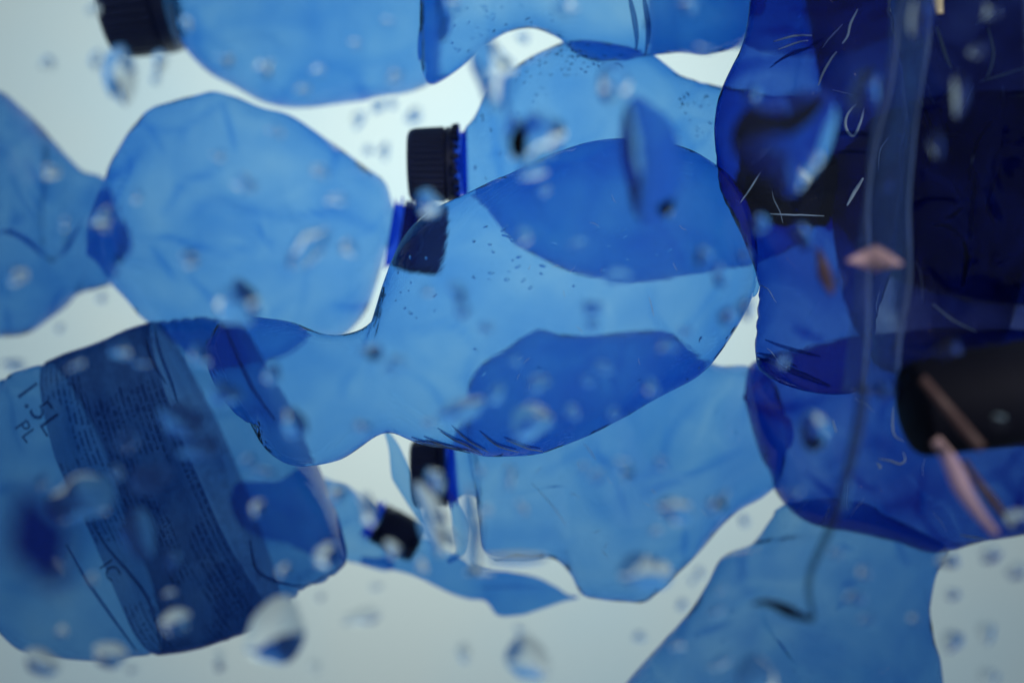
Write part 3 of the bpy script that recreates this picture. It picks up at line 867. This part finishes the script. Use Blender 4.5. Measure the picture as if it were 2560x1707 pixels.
# ------------------------------------------------------------------ clear folded film at the right
def film(name, label, left, right, d, mat, waves, amp, seed):
    r = random.Random(seed)
    A, C = catmull(left, 60), catmull(right, 60)
    V, F = [], []
    nx = 48
    k = SPAN * d / 2560
    for z in (0, 1):
        for i in range(60):
            for j in range(nx):
                s = j / (nx - 1)
                p = A[i].lerp(C[i], s)
                w = math.sin(s * waves * math.pi + 0.9 * math.sin(i / 17)) + 0.7 * noise.noise(Vector((s * 5, i / 12, seed)))
                V.append(P(p.x, p.y, d) + Vector((0, -amp * w + z * 0.00025, 0)))
    n = 60 * nx
    for i in range(59):
        for j in range(nx - 1):
            a = i * nx + j
            F.append((a, a + 1, a + nx + 1, a + nx))
            F.append((n + a, n + a + nx, n + a + nx + 1, n + a + 1))
    for i in range(59):
        for j in (0, nx - 1):
            a = i * nx + j
            F.append((a, a + nx, n + a + nx, n + a))
    for j in range(nx - 1):
        for i in (0, 59):
            a = i * nx + j
            F.append((a, a + 1, n + a + 1, n + a))
    o = link_mesh(name, V, F, MAT[mat], origin=P(*left[-1], d))
    return tag(o, label, 'film')
film('folded_film', 'clear film in upright folds before the upright bottle', [(2225, -30), (2210, 150), (2165, 330), (2140, 520), (2130, 720), (2120, 860), (2110, 980)], [(2330, -30), (2320, 150), (2300, 330), (2290, 520), (2285, 700), (2255, 850), (2225, 990)], 0.375, 'film', 3, 0.008, 1)
strip('plastic_scrap', 'deep blue blurred scrap near the corner, before the wrap label bottle', 'scrap', [(50, 1205), (56, 1225), (66, 1260), (82, 1310), (100, 1360), (118, 1410), (136, 1450), (150, 1475), (160, 1490)], [4, 70, 120, 160, 175, 165, 125, 75, 4], 0.21, 'deep')
strip('film_edge', 'long thin grey film edge running down to a dark fold', 'film', [(2160, 960), (2150, 1040), (2120, 1180), (2075, 1320), (2030, 1420), (2022, 1480), (2035, 1545)], [26, 30, 28, 26, 22, 22, 10], 0.335, 'grey')
strip('film_fold', 'short dark fold at the lower end of the film edge', 'film', [(1880, 1510), (1910, 1505), (1945, 1515), (1990, 1535), (2032, 1550)], [4, 12, 26, 28, 10], 0.335, 'dark')

# ------------------------------------------------------------------ clear wet sheet and the drops on it
PANE = 0.322
m, nt, out = new_mat('clear_sheet')
tr_ = N(nt, 'ShaderNodeBsdfTransparent'); tr_.inputs[0].default_value = (0.985, 0.99, 0.99, 1)
nt.links.new(tr_.outputs[0], out.inputs['Surface'])
hw, hh, th = 0.16, 0.12, 0.0004
pv = [(sx * hw, PANE + z * th, sz * hh) for z in (0, 1) for sz in (-1, 1) for sx in (-1, 1)]
pane = link_mesh('clear_sheet', pv, [(0, 1, 3, 2), (4, 6, 7, 5), (0, 4, 5, 1), (2, 3, 7, 6), (0, 2, 6, 4), (1, 5, 7, 3)], m, smooth=False, origin=(0, PANE, -hh))
tag(pane, 'clear upright sheet carrying the water drops', 'sheet')

def drop(cx, cy, w, h, ang=0, height=0.22, label=None, group=None, seed=0, taper=0.0, irr=0.11, outline=None):
    r = random.Random(seed * 13 + int(cx) * 7 + int(cy))
    n, m = 28, 8
    ca, sa = math.cos(math.radians(ang)), math.sin(math.radians(ang))
    k = SPAN * PANE / 2560
    ph = [r.uniform(0, 6.28) for _ in range(4)]
    if outline:
        C = catmull(outline + [outline[0]], n + 1)[:n]
        cx = sum(p.x for p in C) / n; cy = sum(p.y for p in C) / n
        ol = [(p.x - cx, p.y - cy) for p in C]
        area = abs(sum(a[0] * b[1] - a[1] * b[0] for a, b in zip(ol, ol[1:] + ol[:1]))) / 2
        size = math.sqrt(area / math.pi) * 2
    else:
        ol = []
        for q in range(n):
            th_ = 2 * math.pi * q / n
            rr = 1 + irr * math.sin(2 * th_ + ph[0]) + irr * 0.7 * math.sin(3 * th_ + ph[1]) + irr * 0.4 * math.sin(5 * th_ + ph[2])
            u, v = math.cos(th_) * w / 2 * rr, math.sin(th_) * h / 2 * rr
            u *= 1 + taper * (v / (h / 2))
            ol.append((u * ca - v * sa, u * sa + v * ca))
        size = min(w, h)
    H = size * height * k
    V, F = [], []
    for j in range(m):
        s = 1 - (j / m) ** 1.4
        z = H * (1 - s * s) ** 0.95
        for (u, v) in ol:
            V.append(P(cx + u * s, cy + v * s, PANE) + Vector((0, -0.00002 - z, 0)))
    V.append(P(cx, cy, PANE) + Vector((0, -0.00002 - H, 0)))
    for j in range(m - 1):
        for q in range(n):
            q2 = (q + 1) % n
            F.append((j * n + q, j * n + q2, (j + 1) * n + q2, (j + 1) * n + q))
    for q in range(n):
        F.append(((m - 1) * n + q, (m - 1) * n + (q + 1) % n, m * n))
    nb = len(V)
    V += [v.copy() for v in V[:n]]
    F.append(tuple(range(nb, nb + n))[::-1])
    o = link_mesh('water_drop', V, F, MAT['water'], origin=P(cx, cy + h / 2, PANE))
    return tag(o, label, 'water drop', group)

G = 'water drops on the clear sheet'
big = [
    (1238, 195, 105, 185, -8, 'tall water drop in the white gap above the domed bottle', -0.2),
    (1345, 345, 135, 130, 0, 'round water drop with dark rim in front of the domed bottle', 0),
    (1288, 345, 55, 120, 0, 'narrow water drop just beside the round dark-rimmed one', 0),
    (1625, 400, 165, 290, -6, 'longest water drop, running down before the centre bottle', 0.1),
    (1535, 210, 75, 120, -12, 'water drop on the crown of the domed bottle', 0),
    (1330, 430, 80, 40, 0, 'small bright water drop right below the round dark-rimmed one', 0),
    (1965, 355, 235, 270, -10, 'widest teardrop of water, before the black cap of the navy bottle', -0.25),
    (770, 620, 130, 75, -38, 'slanting water drop on the crumpled bottle', 0),
    (870, 620, 60, 34, 45, 'short pale water drop next to the slanting one', 0),
    (595, 760, 100, 125, 0, 'water drop at the foot of the crumpled bottle', 0),
    (205, 1245, 160, 120, -10, 'oval water drop over the wrap label bottle base', 0),
    (690, 1580, 165, 150, -25, 'fat water drop with deep blue lower rim near the bottom edge', 0),
    (1612, 1432, 125, 100, 0, 'water drop at the lower tip of the capped bottle', -0.2),
    (1325, 1055, 95, 100, 0, 'round water drop in the dark overlap of the centre bottle', 0),
    (1155, 1027, 120, 62, -12, 'flat water drop beside the round one in the overlap', 0),
    (1690, 1275, 90, 62, 15, 'water drop low on the capped bottle', 0),
    (2035, 1075, 70, 105, -18, 'water drop on the deep blue lying bottle', 0),
    (500, 1120, 95, 60, -25, 'water drop on the upper part of the wrap label', 0),
    (375, 1195, 120, 70, -30, 'water drop in the middle of the wrap label', 0),
    (345, 1335, 90, 120, -15, 'faint water drop over the lower wrap label', 0),
    (440, 1555, 75, 65, 0, 'water drop at the lower edge of the wrap label', 0),
    (1320, 1645, 110, 110, -30, 'blurred water drop at the bottom edge of the white gap', 0),
    (735, 1058, 65, 70, 0, 'water drop beside the shoulder line of the wrap label bottle', 0),
    (815, 1390, 62, 60, 0, 'bright water drop over the short bright blue bottle', 0),
    (300, 190, 80, 150, 0, 'long water drop hanging under the top dark cap', -0.2),
    (1072, 510, 60, 70, 0, 'round water drop between the two dark caps', 0),
    (320, 1100, 70, 50, -20, 'dim water drop between label and base of the wrap label bottle', 0),
    (455, 1050, 110, 80, 0, 'wide dim water drop at the top of the wrap label', 0),
    (2300, 45, 60, 110, 0, 'narrow water drop at the top beside the folded film', 0),
    (2160, 230, 80, 110, 20, 'water drop on the folded film', 0),
    (1760, 640, 46, 50, 0, 'water drop at the base end of the centre bottle', 0),
    (2005, 590, 52, 70, -35, 'pale water drop just below the black cap of the navy bottle', 0),
    (1895, 560, 50, 56, 0, 'blue water drop by the small white corner gap', 0),
    (1890, 1690, 95, 110, 0, 'water drop at the bottom edge on the standing bottle', 0),
    (2545, 1295, 60, 50, 0, 'water drop under the pink strips at the picture edge', 0),
    (105, 1655, 85, 70, 20, 'water drop under the wrap label bottle at the corner', 0),
    (275, 1635, 90, 60, 10, 'water drop halfway under the wrap label bottle', 0),
]
for i, (x, y, w, hgt, a, lb, tp) in enumerate(big):
    drop(x, y, w, hgt, a, 0.24 if w > 150 and y < 500 else 0.16 if lb.startswith(('faint', 'dim', 'wide dim', 'water drop in the middle', 'water drop on the upper part')) else 0.28, lb, G, i, tp)
# big clear curl of water by the lower cap
drop(1085, 1305, 85, 165, -28, 0.26, 'slanting water drop in the white glint beside the lower navy cap', G, 93, 0.1, 0.2)
drop(1180, 1325, 52, 190, -4, 0.26, 'tall thin water drop on the end of the lower capped bottle', G, 94, 0, 0.2)
drop(0, 0, 1, 110, 0, 0.2, 'lying water drop on the rim of the gap under the capped bottle', G, 92, outline=[(1215, 1385), (1300, 1380), (1365, 1388), (1360, 1402), (1290, 1412), (1225, 1405)])

small = {
    'droplets in the pale upper gap': ('tiny water droplet in the pale upper gap', [(120, 160, 34, 40), (240, 150, 30, 44), (400, 155, 40, 50), (390, 200, 26, 22), (235, 25, 30, 30), (895, 300, 30, 44), (945, 265, 26, 40), (980, 258, 22, 28), (1035, 290, 38, 40), (960, 380, 26, 40), (920, 375, 20, 24), (1308, 95, 26, 26)]),
    'droplets over the top bottle': ('small pale water droplet over the pale blue top bottle', [(797, 178, 40, 26), (757, 225, 44, 26), (985, 190, 40, 40), (465, 60, 26, 36), (660, 170, 46, 46), (560, 150, 40, 40), (890, 110, 30, 24), (970, 55, 30, 22)]),
    'droplets along the top edge': ('small bright water droplet along the top edge at the centre', [(1135, 15, 36, 46), (1415, 25, 60, 52), (1720, 15, 50, 36), (1760, 122, 40, 20)]),
    'droplets over the crumpled bottle': ('small water droplet over the crumpled bottle', [(610, 460, 56, 50), (340, 490, 30, 30), (255, 545, 60, 50), (260, 570, 30, 18), (845, 500, 50, 34), (470, 650, 60, 40), (690, 330, 36, 30), (800, 430, 40, 36), (545, 390, 26, 30)]),
    'droplets over the edge bottle': ('small water droplet over the bottle at the left edge', [(45, 690, 50, 44), (125, 430, 46, 40), (165, 560, 30, 26), (35, 912, 60, 24), (190, 910, 50, 24), (150, 820, 20, 18), (255, 745, 22, 22)]),
    'droplets over the centre bottle': ('small water droplet over the dented centre bottle', [(1310, 590, 44, 40), (1440, 615, 44, 40), (1545, 690, 70, 34), (1480, 770, 46, 40), (1480, 812, 34, 26), (1155, 770, 44, 50), (1145, 725, 50, 40), (1065, 725, 30, 30), (1215, 820, 30, 28), (1345, 960, 50, 50), (1240, 985, 34, 60), (1510, 920, 44, 36), (1430, 1030, 34, 34), (1470, 950, 30, 30), (1285, 900, 30, 26), (1670, 865, 44, 44), (1630, 970, 40, 40), (1535, 1035, 30, 30), (930, 880, 50, 40), (990, 915, 60, 44), (935, 895, 30, 30), (905, 1070, 40, 40), (1070, 1060, 30, 26), (1820, 790, 44, 44), (1800, 690, 36, 50), (1865, 770, 34, 50), (1360, 475, 30, 30), (1665, 520, 40, 44), (1860, 640, 30, 30), (1715, 830, 26, 26)]),
    'droplets over the lower capped bottle': ('small water droplet over the capped bottle under the centre', [(1302, 1273, 30, 44), (1270, 1190, 34, 60), (1200, 1180, 22, 24), (1495, 1190, 40, 32), (1560, 1165, 60, 36), (1570, 1190, 30, 30), (1655, 1155, 26, 30), (1460, 1170, 24, 24), (1640, 1330, 36, 24), (1790, 1265, 44, 44), (1810, 1250, 40, 44), (1860, 1300, 20, 30), (1090, 1200, 44, 60), (1195, 1430, 60, 24), (1215, 1275, 26, 24)]),
    'droplets over the wrap label bottle': ('small water droplet over the wrap label bottle', [(500, 890, 50, 56), (560, 985, 80, 60), (300, 875, 60, 40), (350, 905, 40, 22), (110, 1200, 26, 50), (145, 1420, 50, 40), (230, 1450, 24, 30), (425, 1485, 30, 22), (155, 1578, 30, 28), (290, 1180, 34, 40), (680, 935, 40, 50), (710, 1425, 30, 30), (430, 1400, 36, 60), (620, 1150, 30, 22), (655, 1180, 60, 24)]),
    'droplets over the low bottle': ('small bright water droplet over the short low bottle', [(840, 1235, 44, 44), (980, 1372, 40, 46), (1055, 1415, 22, 46), (645, 1270, 40, 40), (920, 1275, 50, 80)]),
    'droplets in the lower gap': ('small water droplet in the pale gap along the bottom edge', [(545, 1650, 34, 50), (785, 1665, 36, 30), (905, 1540, 100, 40), (1160, 1630, 34, 44), (1300, 1570, 24, 20), (1705, 1510, 24, 24), (940, 1465, 26, 20), (1600, 1590, 30, 24), (800, 1490, 24, 18), (330, 1670, 26, 20), (1750, 1430, 24, 20), (1730, 1450, 20, 16)]),
    'droplets over the standing bottle': ('small water droplet over the standing bottle at the bottom', [(1800, 1475, 24, 22), (1690, 1610, 36, 30), (2160, 1430, 30, 36), (2140, 1490, 50, 30), (2090, 1380, 26, 26), (2285, 1545, 24, 24), (1800, 1655, 60, 30), (1790, 1530, 36, 26)]),
    'droplets in the corner gap': ('dark blue water droplet in the grey corner gap', [(2370, 1400, 50, 40), (2475, 1385, 60, 40), (2540, 1425, 64, 36), (2380, 1600, 60, 46), (2465, 1580, 50, 50), (2380, 1485, 34, 30), (2470, 1690, 60, 36)]),
    'droplets over the deep blue bottles': ('small water droplet over the deep blue bottles near the edge', [(2370, 870, 60, 56), (2500, 1055, 44, 36), (2208, 975, 36, 44), (2040, 1110, 40, 36), (2095, 700, 30, 30), (1990, 1230, 30, 26), (1950, 905, 40, 36), (2115, 1230, 22, 90), (2215, 455, 30, 60), (2445, 125, 44, 40), (2480, 30, 50, 40), (2400, 235, 44, 110), (1880, 240, 40, 40), (2340, 360, 34, 80), (2170, 1545, 40, 24)]),
}
TENS = ['', '', 'twenty', 'thirty']
ONES = ['', 'first', 'second', 'third', 'fourth', 'fifth', 'sixth', 'seventh', 'eighth', 'ninth', 'tenth', 'eleventh', 'twelfth', 'thirteenth', 'fourteenth', 'fifteenth', 'sixteenth', 'seventeenth', 'eighteenth', 'nineteenth']
ORD = ['leftmost'] + [ONES[q] if q < 20 else ('twentieth' if q == 20 else 'thirtieth') if q % 10 == 0 else TENS[q // 10] + '-' + ONES[q % 10] for q in range(2, 40)]
for gi, (grp, (lb, items)) in enumerate(small.items()):
    for j, (x, y, w, hgt) in enumerate(sorted(items)):
        lbj = lb + ', ' + ORD[j] + ('' if j == 0 else ' from the left')
        drop(x, y, w, hgt, rng.uniform(-20, 20), rng.uniform(0.14, 0.31), lbj, grp, 200 + gi * 40 + j, 0, 0.16)
